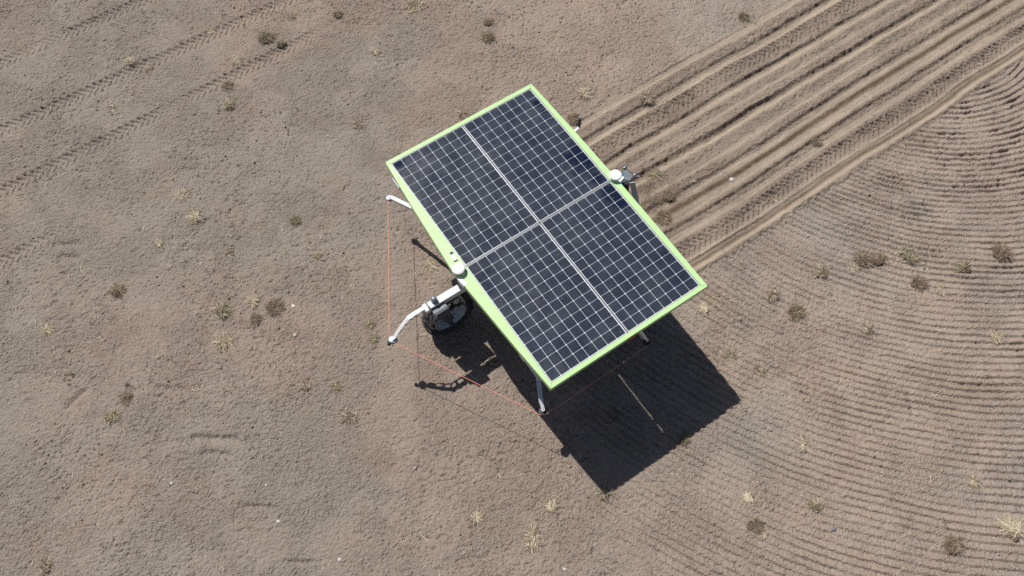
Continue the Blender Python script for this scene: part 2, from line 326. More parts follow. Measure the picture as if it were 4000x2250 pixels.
TUFTS = [
 (-3.045, 7.917, 0.084, 'brown', 'small brown grass clump lying on the uppermost chevron tread track'),
 (-1.73, 6.722, 0.084, 'straw', 'pale wispy tuft on the second tread track, right of the uppermost brown clump'),
 (-0.497, 6.228, 0.084, 'green', 'faint greenish tuft between the second tread track and the two dark clumps'),
 (-1.071, 6.074, 0.122, 'dark', 'larger of the two dark clumps lying side by side above the third tread track'),
 (-0.932, 5.8, 0.076, 'dark', 'smaller right-hand one of the two dark clumps lying side by side'),
 (0.128, 5.847, 0.078, 'dark', 'small dark clump left of the wide clump at the top edge'),
 (1.256, 5.327, 0.151, 'wide', 'wide dark green and straw clump cut close by the top edge of the photo'),
 (-1.63, 5.906, 0.088, 'straw', 'round pale tuft between the second and third tread tracks, below the dark pair'),
 (-3.09, 6.815, 0.088, 'straw', 'pale spiky tuft sitting in the second tread track'),
 (-2.874, 6.504, 0.069, 'brown', 'little brown tuft just right of the pale spiky tuft in the second tread track'),
 (-2.001, 5.533, 0.093, 'dark', 'flat dark tuft on the third tread track, directly above the tall green one'),
 (-2.123, 5.123, 0.116, 'tall', 'tall greenish tuft with dark root just below the third tread track'),
 (-3.645, 6.133, 0.061, 'brown', 'small reddish tuft alone between the second and third tread tracks'),
 (2.077, 4.336, 0.084, 'clod', 'dark bare root clod directly above the dark green tuft'),
 (1.938, 4.043, 0.115, 'dark', 'dark green tuft under the bare root clod near the top centre'),
 (0.262, 4.845, 0.095, 'straw', 'thin spread of pale straw stalks left of the dark green tuft at top centre'),
 (-3.426, 4.066, 0.121, 'straw', 'bushy straw tuft, upper one of the pair left of the machine'),
 (-3.412, 3.645, 0.119, 'straw', 'loose straw tuft, lower one of the pair left of the machine'),
 (-2.24, 2.749, 0.085, 'dark', 'dark tuft with long pale roots midway between the straw pair and the orange cord'),
 (-3.261, 2.849, 0.067, 'brown', 'small dark brown tuft below the loose straw tuft'),
 (-3.853, 3.045, 0.072, 'brown', 'small tuft with reddish root and white stalks left of centre'),
 (-4.026, 3.52, 0.062, 'straw', 'faint flattened straw tuft left of the small reddish rooted tuft'),
 (-2.271, 2.081, 0.067, 'green', 'small fresh green tuft left of the upright orange cord'),
 (-4.777, 3.13, 0.109, 'clod', 'brown domed root clump near the left edge with a dark right side'),
 (-3.756, 2.023, 0.123, 'bushy', 'dense olive tuft, upper one of the two big tufts below left of centre'),
 (-3.121, 1.721, 0.124, 'clod', 'broad brown clump with a green fringe right of the dense olive tuft'),
 (-3.403, 1.692, 0.08, 'dark', 'slim upright dark clump between the dense olive tuft and broad brown clump'),
 (-3.327, 1.968, 0.087, 'straw', 'open ring of pale stalks left above the broad brown clump'),
 (-3.891, 1.627, 0.137, 'straw', 'big straw tuft with reddish left side, under the dense olive tuft'),
 (-5.808, 3.075, 0.101, 'straw', 'straw tuft leaning right, nearest to the left edge of the photo'),
 (-2.175, 0.777, 0.08, 'green', 'pale green tuft, upper one of the touching pair left of the wheel'),
 (-2.21, 0.578, 0.074, 'green', 'pale green tuft, lower one of the touching pair left of the wheel'),
 (-0.685, 3.745, 0.091, 'brown', 'brown tuft left of the upper left corner of the solar roof'),
 (-5.79, 2.34, 0.067, 'brown', 'thin brown tuft near the left edge above the dark hole'),
 (-5.284, 1.626, 0.087, 'clod', 'small white stalked tuft with a black root clod in the lower left'),
 (-5.511, 1.506, 0.101, 'bushy', 'round yellow green tuft in the lower left'),
 (-3.002, -0.211, 0.106, 'brown', 'brown and straw tuft between the arm shadow and the lower left bare soil'),
 (-3.295, 0.474, 0.067, 'brown', 'small brown root tuft left of the shadow of the perforated arm'),
 (-2.983, 0.244, 0.067, 'green', 'faint green tuft left of the tip of the perforated arm shadow'),
 (-1.039, 1.097, 0.105, 'straw', 'straw tuft on the soil in front of the roof edge, below the arm shadow'),
 (0.733, 2.994, 0.091, 'brown', 'tuft peeping out beside the upper left edge of the green roof frame'),
 (-6.881, 0.194, 0.089, 'tall', 'straw tuft at the bottom left corner of the photo'),
 (-1.934, -2.732, 0.128, 'straw', 'large bright straw tuft alone at the bottom, left of the shadow tip'),
 (-2.382, -2.165, 0.086, 'straw', 'small star shaped straw tuft left of the large bright one at the bottom'),
 (-1.545, -2.561, 0.077, 'straw', 'loose pale twigs above the large bright straw tuft'),
 (-0.925, -2.797, 0.092, 'tall', 'tuft standing exactly on the lowest tip of the roof shadow'),
 (0.322, -2.804, 0.085, 'dark', 'shaded tuft near the lower right edge inside the roof shadow'),
 (-1.13, -0.547, 0.073, 'brown', 'half lit tuft in the gap between wheel shadow and roof shadow'),
 (-0.239, -2.094, 0.081, 'dark', 'dark tuft inside the roof shadow right of the lowest silver arm'),
 (1.674, -1.622, 0.102, 'fan', "fan shaped bleached straw tuft right of the roof frame's right corner"),
 (5.593, 2.087, 0.098, 'dark', 'dark root clump at the top just left of the wheel ruts'),
 (3.265, 1.65, 0.135, 'brown', 'brown straw clump lying between the first smooth rut and the first dark line'),
 (2.509, 2.281, 0.123, 'straw', 'pale straw tuft right of the top corner of the green roof frame'),
 (2.475, 0.508, 0.123, 'green', 'yellow green tuft on the ruts just right of the hitch'),
 (2.42, 0.115, 0.087, 'clod', 'round dark soil lump with roots below the yellow green tuft by the hitch'),
 (2.117, -0.125, 0.125, 'clod', 'largest dark clod beside the right edge of the roof among the ruts'),
 (2.074, 1.997, 0.109, 'clod', 'dark root clod behind the upright black post'),
 (4.855, -0.397, 0.078, 'dark', 'small dark tuft in the lower lug print track'),
 (3.503, -1.141, 0.074, 'brown', 'small brown tuft at the edge where the tracks meet the curved harrow lines'),
 (4.006, -2.254, 0.128, 'clod', 'left one of two merged brown clumps on the harrowed ground'),
 (4.18, -2.357, 0.106, 'clod', 'right one of two merged brown clumps on the harrowed ground'),
 (4.572, -2.546, 0.123, 'bushy', 'golden bushy tuft right of the two merged clumps'),
 (4.389, -2.909, 0.115, 'clod', 'brown clump below the golden bushy tuft'),
 (5.094, -3.125, 0.116, 'tall', 'slender dark olive tuft at the right side beside a small brown one'),
 (5.328, -3.261, 0.072, 'brown', 'small brown tuft between the slender olive tuft and the round tuft at the right edge'),
 (5.696, -3.246, 0.134, 'clod', 'round brown tuft with pale straw, closest to the right edge'),
 (3.371, -2.087, 0.105, 'tall', 'upright brown tuft left below the two merged clumps'),
 (3.779, -2.274, 0.083, 'straw', 'flat straw mat just under the left merged clump'),
 (2.609, -1.938, 0.092, 'brown', 'faint brown tuft left above the green and black clump'),
 (2.703, -2.296, 0.124, 'dark', "green and black clump with deep shade, right of the roof's right corner"),
 (1.554, -2.276, 0.1, 'green', "flat greenish tuft right of the roof shadow's right edge"),
 (1.716, -2.673, 0.073, 'tall', 'thin upright brown tuft, right of the flat greenish one'),
 (1.516, -3.717, 0.105, 'straw', 'white and straw tuft on the harrow lines right of the roof shadow'),
 (3.317, -3.008, 0.091, 'brown', 'reddish spiky tuft in the middle of the harrowed ground at right'),
 (4.634, -4.086, 0.09, 'straw', 'pale straw tuft close to the right edge, halfway down'),
 (4.579, -3.184, 0.071, 'straw', 'small straw tuft under the small brown one at right'),
 (0.531, -3.823, 0.083, 'fan', 'upright straw brush on a brown root, right of the shadow tip'),
 (0.362, -4.108, 0.091, 'clod', 'brown domed clump with green shoots right of the bottom centre'),
 (0.363, -4.249, 0.057, 'straw', 'pale splayed stalks touching the brown domed clump with green shoots'),
 (1.088, -4.344, 0.087, 'tall', 'upright brown and straw tuft right of the straw brush'),
 (2.159, -5.604, 0.114, 'clod', 'brown root clump with straw skirt near the bottom right'),
 (2.841, -5.91, 0.153, 'fan', 'biggest pale straw tuft, at the right edge near the bottom'),
 (2.942, -5.24, 0.083, 'straw', 'flattened straw tuft above the biggest pale tuft'),
]
STONES = [
 (3.375, -0.192, 0.0299, 'white', 'bright white stone lying on the ruts right of the hitch'),
 (-2.677, -1.228, 0.0217, 'grey', 'grey stone alone on bare soil below the perforated arm shadow'),
 (-4.374, -0.856, 0.019, 'white', 'white stone at the bottom left of the large bright straw tuft'),
 (-4.295, -0.381, 0.0163, 'white', 'white pebble left of the bottom centre'),
 (-5.248, 0.288, 0.019, 'white', 'white pebble in the lower left, right of the shallow pits'),
 (-2.901, 1.587, 0.0245, 'cream', 'cream stone right of the broad brown clump'),
 (-3.081, 1.195, 0.0245, 'white', 'white stone below the cream stone'),
 (1.1, -4.675, 0.0245, 'blue', 'blue grey oval stone at the bottom right'),
 (-1.807, -1.226, 0.0217, 'brown', 'round brown stone left of the lowest silver arm'),
 (3.638, -1.523, 0.0217, 'grey', 'pale grey stone at the upper end of the curved harrow lines'),
 (-1.838, -3.233, 0.019, 'white', 'white flake near the bottom edge, in line with the large bright straw tuft'),
 (-3.973, -1.658, 0.0245, 'white', 'white stone near the bottom edge, left of centre'),
]


# ------------------------------------------------------------------ mesh helpers
def tag(o, label=None, cat=None, group=None, kind=None):
    if label: o['label'] = label
    if cat: o['category'] = cat
    if group: o['group'] = group
    if kind: o['kind'] = kind
    return o
def obj(name, me, m=None, parent=None):
    o = bpy.data.objects.new(name, me); COL.objects.link(o)
    if m is not None and me is not None and not me.materials: me.materials.append(m)
    if parent is not None: o.parent = parent
    return o
def to_mesh(bm, name, smooth=False, bevel=0.0, angle=None):
    if bevel:
        bmesh.ops.bevel(bm, geom=[e for e in bm.edges if e.calc_face_angle(0) > 0.6], offset=bevel, segments=1, affect='EDGES', profile=.5)
    bmesh.ops.recalc_face_normals(bm, faces=bm.faces[:])
    me = bpy.data.meshes.new(name); bm.to_mesh(me); bm.free()
    if smooth:
        for p in me.polygons: p.use_smooth = True
        if angle: me.set_sharp_from_angle(angle=angle)
    return me
def box(bm, c, s, rot=None):
    r = bmesh.ops.create_cube(bm, size=1.0)
    mt = Matrix.Translation(Vector(c)) @ (rot.to_4x4() if rot else Matrix.Identity(4)) @ Matrix.Diagonal((s[0], s[1], s[2], 1))
    bmesh.ops.transform(bm, matrix=mt, verts=r['verts'])
def bar(bm, a, b, w, h, up=Vector((0, 0, 1))):
    """box of width w and height h between two points"""
    a = Vector(a); b = Vector(b); d = (b - a); L = d.length; d.normalize()
    s = d.cross(up).normalized(); u = s.cross(d).normalized()
    box(bm, (a + b) / 2, (L, w, h), Matrix((d, s, u)).transposed())
def rod(bm, a, b, r1, r2=None, seg=12):
    a = Vector(a); b = Vector(b); d = b - a
    r = bmesh.ops.create_cone(bm, cap_ends=True, segments=seg, radius1=r1, radius2=r1 if r2 is None else r2, depth=d.length)
    bmesh.ops.transform(bm, matrix=Matrix.Translation((a + b) / 2) @ d.to_track_quat('Z', 'Y').to_matrix().to_4x4(), verts=r['verts'])
def prism(bm, pts, z0, z1):
    lo = [bm.verts.new((p[0], p[1], z0)) for p in pts]; hi = [bm.verts.new((p[0], p[1], z1)) for p in pts]
    n = len(pts); bm.faces.new(hi); bm.faces.new(lo[::-1])
    for i in range(n): bm.faces.new((lo[i], lo[(i + 1) % n], hi[(i + 1) % n], hi[i]))
def lathe(bm, prof, seg=48, mat4=None):
    """revolve (radius, axial) profile about local y"""
    rings = []
    for r, y in prof:
        rings.append([bm.verts.new((r * math.cos(2 * math.pi * i / seg), y, r * math.sin(2 * math.pi * i / seg))) for i in range(seg)] if r > 1e-5 else [bm.verts.new((0, y, 0))])
    for a, b in zip(rings, rings[1:]):
        for i in range(seg):
            j = (i + 1) % seg
            if len(a) == 1 and len(b) == 1: continue
            if len(a) == 1: bm.faces.new((a[0], b[i], b[j]))
            elif len(b) == 1: bm.faces.new((a[i], b[0], a[j]))
            else: bm.faces.new((a[i], b[i], b[j], a[j]))
def mesh_np(name, V, F, m, tone=None, smooth=False, parent=None):
    me = bpy.data.meshes.new(name)
    nv = len(V); k = F.shape[1]; nf = len(F)
    me.vertices.add(nv); me.vertices.foreach_set('co', V.astype(np.float32).ravel())
    me.loops.add(nf * k); me.loops.foreach_set('vertex_index', F.astype(np.int32).ravel())
    me.polygons.add(nf); me.polygons.foreach_set('loop_start', np.arange(0, nf * k, k, dtype=np.int32))
    if tone is not None:
        a = me.color_attributes.new('tone', 'FLOAT_COLOR', 'POINT'); a.data.foreach_set('color', tone.astype(np.float32).ravel())
    if smooth: me.polygons.foreach_set('use_smooth', np.ones(nf, dtype=bool))
    me.materials.append(m); me.update(calc_edges=True)
    return obj(name, me, None, parent)

# ------------------------------------------------------------------ ground
US = np.array([0.828, -0.561]); VS = np.array([0.561, 0.828])
U0, U1, V0, V1, ST = -9.4, 8.9, -4.4, 5.9, 0.0136
nu = int((U1 - U0) / ST) + 1; nv = int((V1 - V0) / ST) + 1
uu = np.linspace(U0, U1, nu); vv = np.linspace(V0, V1, nv)
gu, gv = np.meshgrid(uu, vv)
gx = (gu * US[0] + gv * VS[0]).ravel(); gy = (gu * US[1] + gv * VS[1]).ravel()
H = np.empty(gx.size); CC = np.empty((gx.size, 4))
for i in range(0, gx.size, 120000):
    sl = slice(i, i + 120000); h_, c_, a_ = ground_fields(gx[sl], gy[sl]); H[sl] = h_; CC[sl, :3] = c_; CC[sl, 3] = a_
edge = np.minimum(np.minimum(gu - U0, U1 - gu), np.minimum(gv - V0, V1 - gv)).ravel()
H = H * sst(0.0, 0.35, edge)
# level the average to z = 0
H -= np.median(H[(gx < 2) & (gx > -6)]) * sst(0.0, 0.35, edge)
Hg = H.reshape(nv, nu)
def ground_z(x, y):
    u = x * US[0] + y * US[1]; v = x * VS[0] + y * VS[1]
    i = int(min(max((u - U0) / ST, 0), nu - 1)); j = int(min(max((v - V0) / ST, 0), nv - 1))
    return float(Hg[j, i])
idx = np.arange(nu * nv).reshape(nv, nu)
F = np.stack([idx[:-1, :-1].ravel(), idx[:-1, 1:].ravel(), idx[1:, 1:].ravel(), idx[1:, :-1].ravel()], 1)
Vg = np.stack([gx, gy, H], 1)
# the field goes on to the horizon: rings of ever larger faces round the finely modelled part
ring_v = []; ring_c = []; ring_f = []
base = nu * nv; per = 64
def ring(k):
    s = [0, .6, 2, 6, 18, 60, 200, 500][k]
    pts = []
    for t in range(per):
        q = t / per * 4; e = int(q); f = q - e
        c = [(U0, V0), (U1, V0), (U1, V1), (U0, V1)]; a = c[e]; b = c[(e + 1) % 4]
        sg = [(-1, -1), (1, -1), (1, 1), (-1, 1)]; sa = sg[e]; sb = sg[(e + 1) % 4]
        pts.append((a[0] + (b[0] - a[0]) * f + s * (sa[0] + (sb[0] - sa[0]) * f), a[1] + (b[1] - a[1]) * f + s * (sa[1] + (sb[1] - sa[1]) * f)))
    return pts
for k in range(8):
    P_ = np.array(ring(k)); X_ = P_[:, 0] * US[0] + P_[:, 1] * VS[0]; Y_ = P_[:, 0] * US[1] + P_[:, 1] * VS[1]
    z_ = 0.0
    ring_v.append(np.stack([X_, Y_, np.full(per, z_)], 1)); ring_c.append(np.tile([0.225, 0.188, 0.155, 1.0], (per, 1)))
for k in range(7):
    for t in range(per):
        a = base + k * per + t; b = base + k * per + (t + 1) % per
        ring_f.append((a, a + per, b + per, b))
Vg = np.concatenate([Vg] + ring_v); CC = np.concatenate([CC] + ring_c); F = np.concatenate([F, np.array(ring_f)])
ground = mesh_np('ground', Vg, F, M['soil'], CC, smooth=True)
tag(ground, 'bare grey brown field soil with wheel ruts and curved harrow lines', kind='structure')

# loose crumbs, pebbles and straw bits: nobody could count them
rng = np.random.default_rng(5)
ICO = None
def ico():
    bm = bmesh.new(); bmesh.ops.create_icosphere(bm, subdivisions=1, radius=1.0)
    v = np.array([q.co[:] for q in bm.verts]); f = np.array([[w.index for w in p.verts] for p in bm.faces]); bm.free(); return v, f
bm_ = bmesh.new(); bm_.free()
IV, IF = ico()
IV2 = None
def scatter(name, n, rmin, rmax, cols, m, flat=.7, pw=3.0, region=None, smooth=False):
    u = rng.uniform(U0 + .4, U1 - .4, n); v = rng.uniform(V0 + .4, V1 - .4, n)
    x = u * US[0] + v * VS[0]; y = u * US[1] + v * VS[1]
    dens = fbm(x * 1.1, y * 1.1, 12, 3)
    keep = rng.uniform(.25, .62, n) < dens
    inband = (x > 1.7) & (y > -1.1) & (y < 1.98)
    keep &= (~inband) | (rng.uniform(0, 1, n) < .30)
    if region is not None: keep &= region(x, y)
    x = x[keep]; y = y[keep]; n = len(x)
    i = np.clip(((x * US[0] + y * US[1]) - U0) / ST, 0, nu - 1).astype(int); j = np.clip(((x * VS[0] + y * VS[1]) - V0) / ST, 0, nv - 1).astype(int)
    z = Hg[j, i]
    r = rmin + (rmax - rmin) * rng.uniform(0, 1, n) ** pw
    sc = np.stack([r * rng.uniform(.7, 1.3, n), r * rng.uniform(.7, 1.3, n), r * rng.uniform(flat * .7, flat * 1.2, n)], 1)
    ang = rng.uniform(0, 6.28, n); ca, sa = np.cos(ang), np.sin(ang)
    jit = rng.uniform(.72, 1.22, (n, len(IV), 1))
    P = IV[None] * jit * sc[:, None, :]
    X = P[:, :, 0] * ca[:, None] - P[:, :, 1] * sa[:, None] + x[:, None]; Y = P[:, :, 0] * sa[:, None] + P[:, :, 1] * ca[:, None] + y[:, None]
    Z = P[:, :, 2] + (z + r * .15)[:, None]
    V = np.stack([X, Y, Z], 2).reshape(-1, 3); F = (IF[None] + (np.arange(n) * len(IV))[:, None, None]).reshape(-1, 3)
    c = np.array(cols)[rng.integers(0, len(cols), n)] * rng.uniform(.85, 1.15, (n, 1))
    T = np.concatenate([np.repeat(c, len(IV), 0), np.ones((n * len(IV), 1))], 1)
    return mesh_np(name, V, F, m, T, smooth)
tag(scatter('soil_crumbs', 24000, .004, .017, [(.27, .235, .19), (.28, .225, .18), (.24, .2, .16)], M['crumb'], pw=3.4), 'small loose soil crumbs strewn over the whole field', kind='stuff')
tag(scatter('gravel', 1700, .0035, .0095, [(.60, .58, .55), (.5, .45, .38), (.42, .40, .38), (.7, .68, .65), (.28, .24, .2)], M['stone'], pw=2.5), 'tiny pale pebbles scattered over the soil', kind='stuff')

def blade(VL, FL, TL, p, d, L, w, col, droop, side, curl=0.0):
    """one curved tapering grass blade; p root, d start direction"""
    n = 3; b0 = len(VL); pt = Vector(p); dr = Vector(d).normalized(); s = Vector(side)
    for k in range(n + 1):
        ww = w * (1 - .75 * k / n)
        VL.append(tuple(pt - s * ww / 2)); VL.append(tuple(pt + s * ww / 2)); TL.append(col); TL.append(col)
        pt = pt + dr * (L / n); dr = (dr + Vector((0, 0, -droop)) + s * curl).normalized()
    for k in range(n):
        a = b0 + 2 * k; FL.append((a, a + 1, a + 3, a + 2))

STRAW = [(.62, .52, .37), (.48, .39, .27), (.76, .68, .52), (.34, .27, .18), (.27, .21, .145)]
GREENS = [(.20, .19, .105), (.31, .28, .165), (.14, .13, .075), (.42, .36, .23)]
BROWNS = [(.17, .125, .088), (.23, .17, .12), (.36, .28, .20), (.12, .088, .062)]
VL, FL, TL = [], [], []
for i in range(3800):
    u = random.uniform(U0 + .5, U1 - .5); v = random.uniform(V0 + .5, V1 - .5)
    x = u * US[0] + v * VS[0]; y = u * US[1] + v * VS[1]
    if float(fbm(np.array([x * .6]), np.array([y * .6]), 131, 3)[0]) < random.uniform(.30, .58): continue
    n = random.choice((1, 1, 1, 1, 2, 4)); a0 = random.uniform(0, 6.28)
    for k in range(n):
        a = a0 + random.uniform(-1.3, 1.3) * (k > 0); L = random.uniform(.026, .10) * (1 if random.random() < .93 else 1.6)
        px, py = x + random.uniform(-.03, .03) * (k > 0), y + random.uniform(-.03, .03) * (k > 0)
        z = ground_z(px, py) + .007
        c = random.choice(STRAW + STRAW + BROWNS[2:3] + GREENS[3:])
        f = random.uniform(.75, 1.1)
        blade(VL, FL, TL, (px, py, z), (math.cos(a), math.sin(a), random.uniform(.05, .35)), L, random.uniform(.0028, .0062), (c[0] * f, c[1] * f, c[2] * f, 1), random.uniform(.05, .3), (-math.sin(a), math.cos(a), 0), random.gauss(0, .25))
straw = mesh_np('straw_litter', np.array(VL), np.array(FL), M['blade'], np.array(TL))
tag(straw, 'thin pale bits of straw and roots lying loose on the soil', kind='stuff')

# ------------------------------------------------------------------ grass tufts
def root_mesh(r, seed, dark):
    rd = random.Random(seed); bm = bmesh.new(); bmesh.ops.create_icosphere(bm, subdivisions=3, radius=1.0)
    sx, sy = rd.uniform(.8, 1.2), rd.uniform(.7, 1.1)
    vs_ = np.array([v.co[:] for v in bm.verts])
    nn = fbm(vs_[:, 0] * 2.2 + seed, vs_[:, 1] * 2.2 + vs_[:, 2] * 1.7, seed % 97, 4, .65)
    for v, q in zip(bm.verts, nn):
        k = .62 + .85 * q; v.co = Vector((v.co.x * r * sx * k, v.co.y * r * sy * k, v.co.z * r * .48 * k))
    for f in bm.faces: f.smooth = rd.random() < .5
    bmesh.ops.recalc_face_normals(bm, faces=bm.faces[:])
    me = bpy.data.meshes.new('root_clod'); bm.to_mesh(me); bm.free()
    a = me.color_attributes.new('tone', 'FLOAT_COLOR', 'POINT')
    c = (.155, .118, .086) if dark else (.20, .152, .112)
    t = np.tile([*c, 1.0], (len(vs_), 1)); t[:, :3] *= (0.7 + .6 * nn)[:, None]
    a.data.foreach_set('color', t.astype(np.float32).ravel()); me.materials.append(M['soil'])
    return me
KIND = {  # blades, root size, lean, upright, palette
    'straw': (150, .34, .25, .35, STRAW), 'fan': (150, .30, 1.0, .30, STRAW[:3]), 'bushy': (190, .40, .2, .7, STRAW[1:4] + GREENS),
    'green': (90, .22, .2, .5, GREENS + STRAW[1:2]), 'dark': (230, .50, .4, .6, GREENS[:3] + BROWNS + STRAW[1:2]), 'brown': (150, .40, .4, .35, BROWNS + STRAW[1:3]),
    'clod': (300, .62, .5, .5, BROWNS + BROWNS[:3] + STRAW[1:2] + STRAW[3:]), 'tall': (95, .42, .9, .8, STRAW[:4] + GREENS[:2] + BROWNS[:2]), 'wide': (170, .5, .3, .4, GREENS[:3] + STRAW[:4])}
for i, (tx, ty, tr, kind, label) in enumerate(TUFTS):
    rd = random.Random(100 + i); nb, rs, lean, upr, pal = KIND[kind]
    gz = ground_z(tx, ty)
    e = obj('grass_tuft', None); e.location = (tx, ty, gz)
    tag(e, label, 'grass tuft', 'uprooted grass tufts scattered over the field')
    VL, FL, TL = [], [], []
    la = rd.uniform(0, 6.28)
    if kind in ('fan', 'tall'): la = math.radians(rd.uniform(70, 150))
    tr *= 1.0 if kind == 'clod' else 1.15
    subs = [(rd.gauss(0, tr * .22), rd.gauss(0, tr * .22), rd.uniform(0, 6.28), rd.uniform(.1, .9)) for _ in range(rd.choice((2, 3, 3, 4)))]
    nb = int(nb * 1.6 * min(1.5, .6 + tr * 5))
    for k in range(nb):
        a = rd.uniform(0, 6.28) if kind != 'fan' else la + rd.gauss(0, .45)
        rr = tr * rs * rd.random() ** .6 * .8
        sb = rd.choice(subs)
        p = (rr * math.cos(a) + rd.gauss(0, tr * .08) + sb[0], rr * math.sin(a) + rd.gauss(0, tr * .08) + sb[1], tr * rs * .25 * rd.random())
        az = a + rd.gauss(0, 1.1)
        d = Vector((math.cos(az) + lean * .9 * math.cos(la) + sb[3] * math.cos(sb[2]), math.sin(az) + lean * .9 * math.sin(la) + sb[3] * math.sin(sb[2]), upr * rd.uniform(.3, 1.5)))
        L = tr * rd.uniform(.30, 1.0) ** 1.15 * (1.25 if kind in ('fan', 'tall') else 1)
        c = rd.choice(pal); f = rd.uniform(.6, 1.2)
        sd = Vector((-d.y, d.x, rd.uniform(-.5, .5))).normalized()
        blade(VL, FL, TL, p, d, L, rd.uniform(.0045, .009), (c[0] * f, c[1] * f, c[2] * f, 1), rd.uniform(.1, .55), sd, rd.gauss(0, .42))
    V_ = np.array(VL); V_[:, 2] = np.maximum(V_[:, 2], .002 + .008 * np.random.default_rng(i).random(len(V_)))
    b_ = mesh_np('blades', V_, np.array(FL), M['blade'], np.array(TL), parent=e)
    rt = obj('root_clod', root_mesh(tr * rs * (.95 if kind == 'clod' else .75), 300 + i, kind in ('dark', 'clod')), None, e)
    o_ = tr * .35 if kind in ('fan', 'tall', 'clod') else tr * .1
    rt.location = (-o_ * math.cos(la), -o_ * math.sin(la), .0)

# ------------------------------------------------------------------ stones
SC = {'white': (.50, .49, .47), 'cream': (.66, .60, .48), 'grey': (.36, .36, .36), 'blue': (.16, .175, .20), 'brown': (.34, .26, .20)}
for i, (sx, sy, sr, kind, label) in enumerate(STONES):
    rd = random.Random(900 + i); bm = bmesh.new(); bmesh.ops.create_icosphere(bm, subdivisions=2, radius=1.0)
    vs_ = np.array([v.co[:] for v in bm.verts]); nn = fbm(vs_[:, 0] * 1.6 + i * 3, vs_[:, 1] * 1.6 + vs_[:, 2], 5 + i, 3)
    fx = 1.35 if i == 0 else rd.uniform(.9, 1.3)
    for v, q in zip(bm.verts, nn): k = .6 + .8 * q; v.co = Vector((v.co.x * sr * fx * k, v.co.y * sr * k, v.co.z * sr * .55 * k))
    me = to_mesh(bm, 'stone', smooth=(kind in ('blue', 'brown')))
    a = me.color_attributes.new('tone', 'FLOAT_COLOR', 'POINT'); a.data.foreach_set('color', np.tile([*SC[kind], 1.0], (len(vs_), 1)).astype(np.float32).ravel())
    o = obj('stone', me, M['stone']); o.location = (sx, sy, ground_z(sx, sy) + sr * .25); o.rotation_euler = (0, 0, rd.uniform(0, 3))
    tag(o, label, 'stone', 'larger stones on the field')

# ================================================================== field robot
RH = 1.719                                            # top of the roof
bot = obj('field_robot', None)
tag(bot, 'lime green framed field robot with four solar panels on its roof', 'robot')
def part(name, bm, m, parent=bot, **k):
    return obj(name, to_mesh(bm, name, **k), M[m], parent)

AI, BI = 1.043, 1.706                                  # opening inside the green frame
YL = 1.755
# edge panels, mitred at the corners; folded sheet: top flange and an 80 mm skirt
def edge_panel(outer, inner, parent=bot):
    """outer, inner: polylines (same order) of the flange; the skirt hangs from the outer one"""
    bm = bmesh.new(); t = .0035
    pts = outer + inner[::-1]
    prism(bm, pts, RH - t, RH)
    sk = .078
    n = len(outer)
    cen = Vector((0, 0))
    lo = []; 
    for i in range(n - 1):
        a = Vector(outer[i]); b = Vector(outer[i + 1]); d = (b - a).normalized(); nrm = Vector((-d.y, d.x))
        if nrm.dot(-(a + b) / 2) < 0: nrm = -nrm
        q = [a, b, b + nrm * t, a + nrm * t]
        prism(bm, [tuple(p) for p in q], RH - sk, RH - t - .0002)
    return obj('edge_panel', to_mesh(bm, 'edge_panel'), M['green'], parent)
g = .0016
L_, T_, R_, B_ = (-1.084, 1.757), (1.094, 1.759), (1.103, -1.758), (-1.084, -1.757)
li, ti, ri, bi = (-AI, BI), (AI, BI), (AI, -BI), (-AI, -BI)
edge_panel([(L_[0], L_[1] - g * 2), (-1.145, .98), (-1.203, .02), (-1.190, -.20), (-1.128, -1.20), (B_[0], B_[1] + g * 2)],
           [(li[0], li[1] - g), (-AI, .98), (-AI, .02), (-AI, -.20), (-AI, -1.2), (bi[0], bi[1] + g)])
edge_panel([(L_[0] + g, L_[1]), (T_[0] - g, T_[1])], [(li[0] + g, li[1]), (ti[0] - g, ti[1])])
edge_panel([(T_[0], T_[1] - g * 2), (1.118, .8), (1.126, .0), (1.120, -.8), (R_[0], R_[1] + g * 2)], [(ti[0], ti[1] - g), (AI, .8), (AI, 0), (AI, -.8), (ri[0], ri[1] + g)])
edge_panel([(R_[0] - g, R_[1]), (B_[0] + g, B_[1])], [(ri[0] - g, ri[1]), (bi[0] + g, bi[1])])

# solar panels
PW, PL = AI - .0068 - .004, BI - .009 - .004
NX, NY = 8, 13
mg = .0062                                             # white margin inside the frame
fw = .0052                                            # frame lip
px_ = (PW - 2 * (mg + fw) + .003) / NX; py_ = (PL - 2 * (mg + fw) + .003) / NY
ch = .009
def cell_bm(bm, cx, cy, w, h):
    pts = []
    for sx_, sy_, a0 in ((1, 1, 0), (-1, 1, 90), (-1, -1, 180), (1, -1, 270)):
        for a in (0, 45, 90):
            r = math.radians(a0 + a); pts.append((cx + sx_ * (w / 2 - ch) + ch * math.cos(r), cy + sy_ * (h / 2 - ch) + ch * math.sin(r)))
    prism(bm, pts, 0, .0012)
bm = bmesh.new(); cell_bm(bm, 0, 0, px_ - .0042, py_ - .0042); cell_me = to_mesh(bm, 'cell'); cell_me.materials.append(M['cell'])
order = [(-1, -1), (1, -1), (-1, 1), (1, 1)]
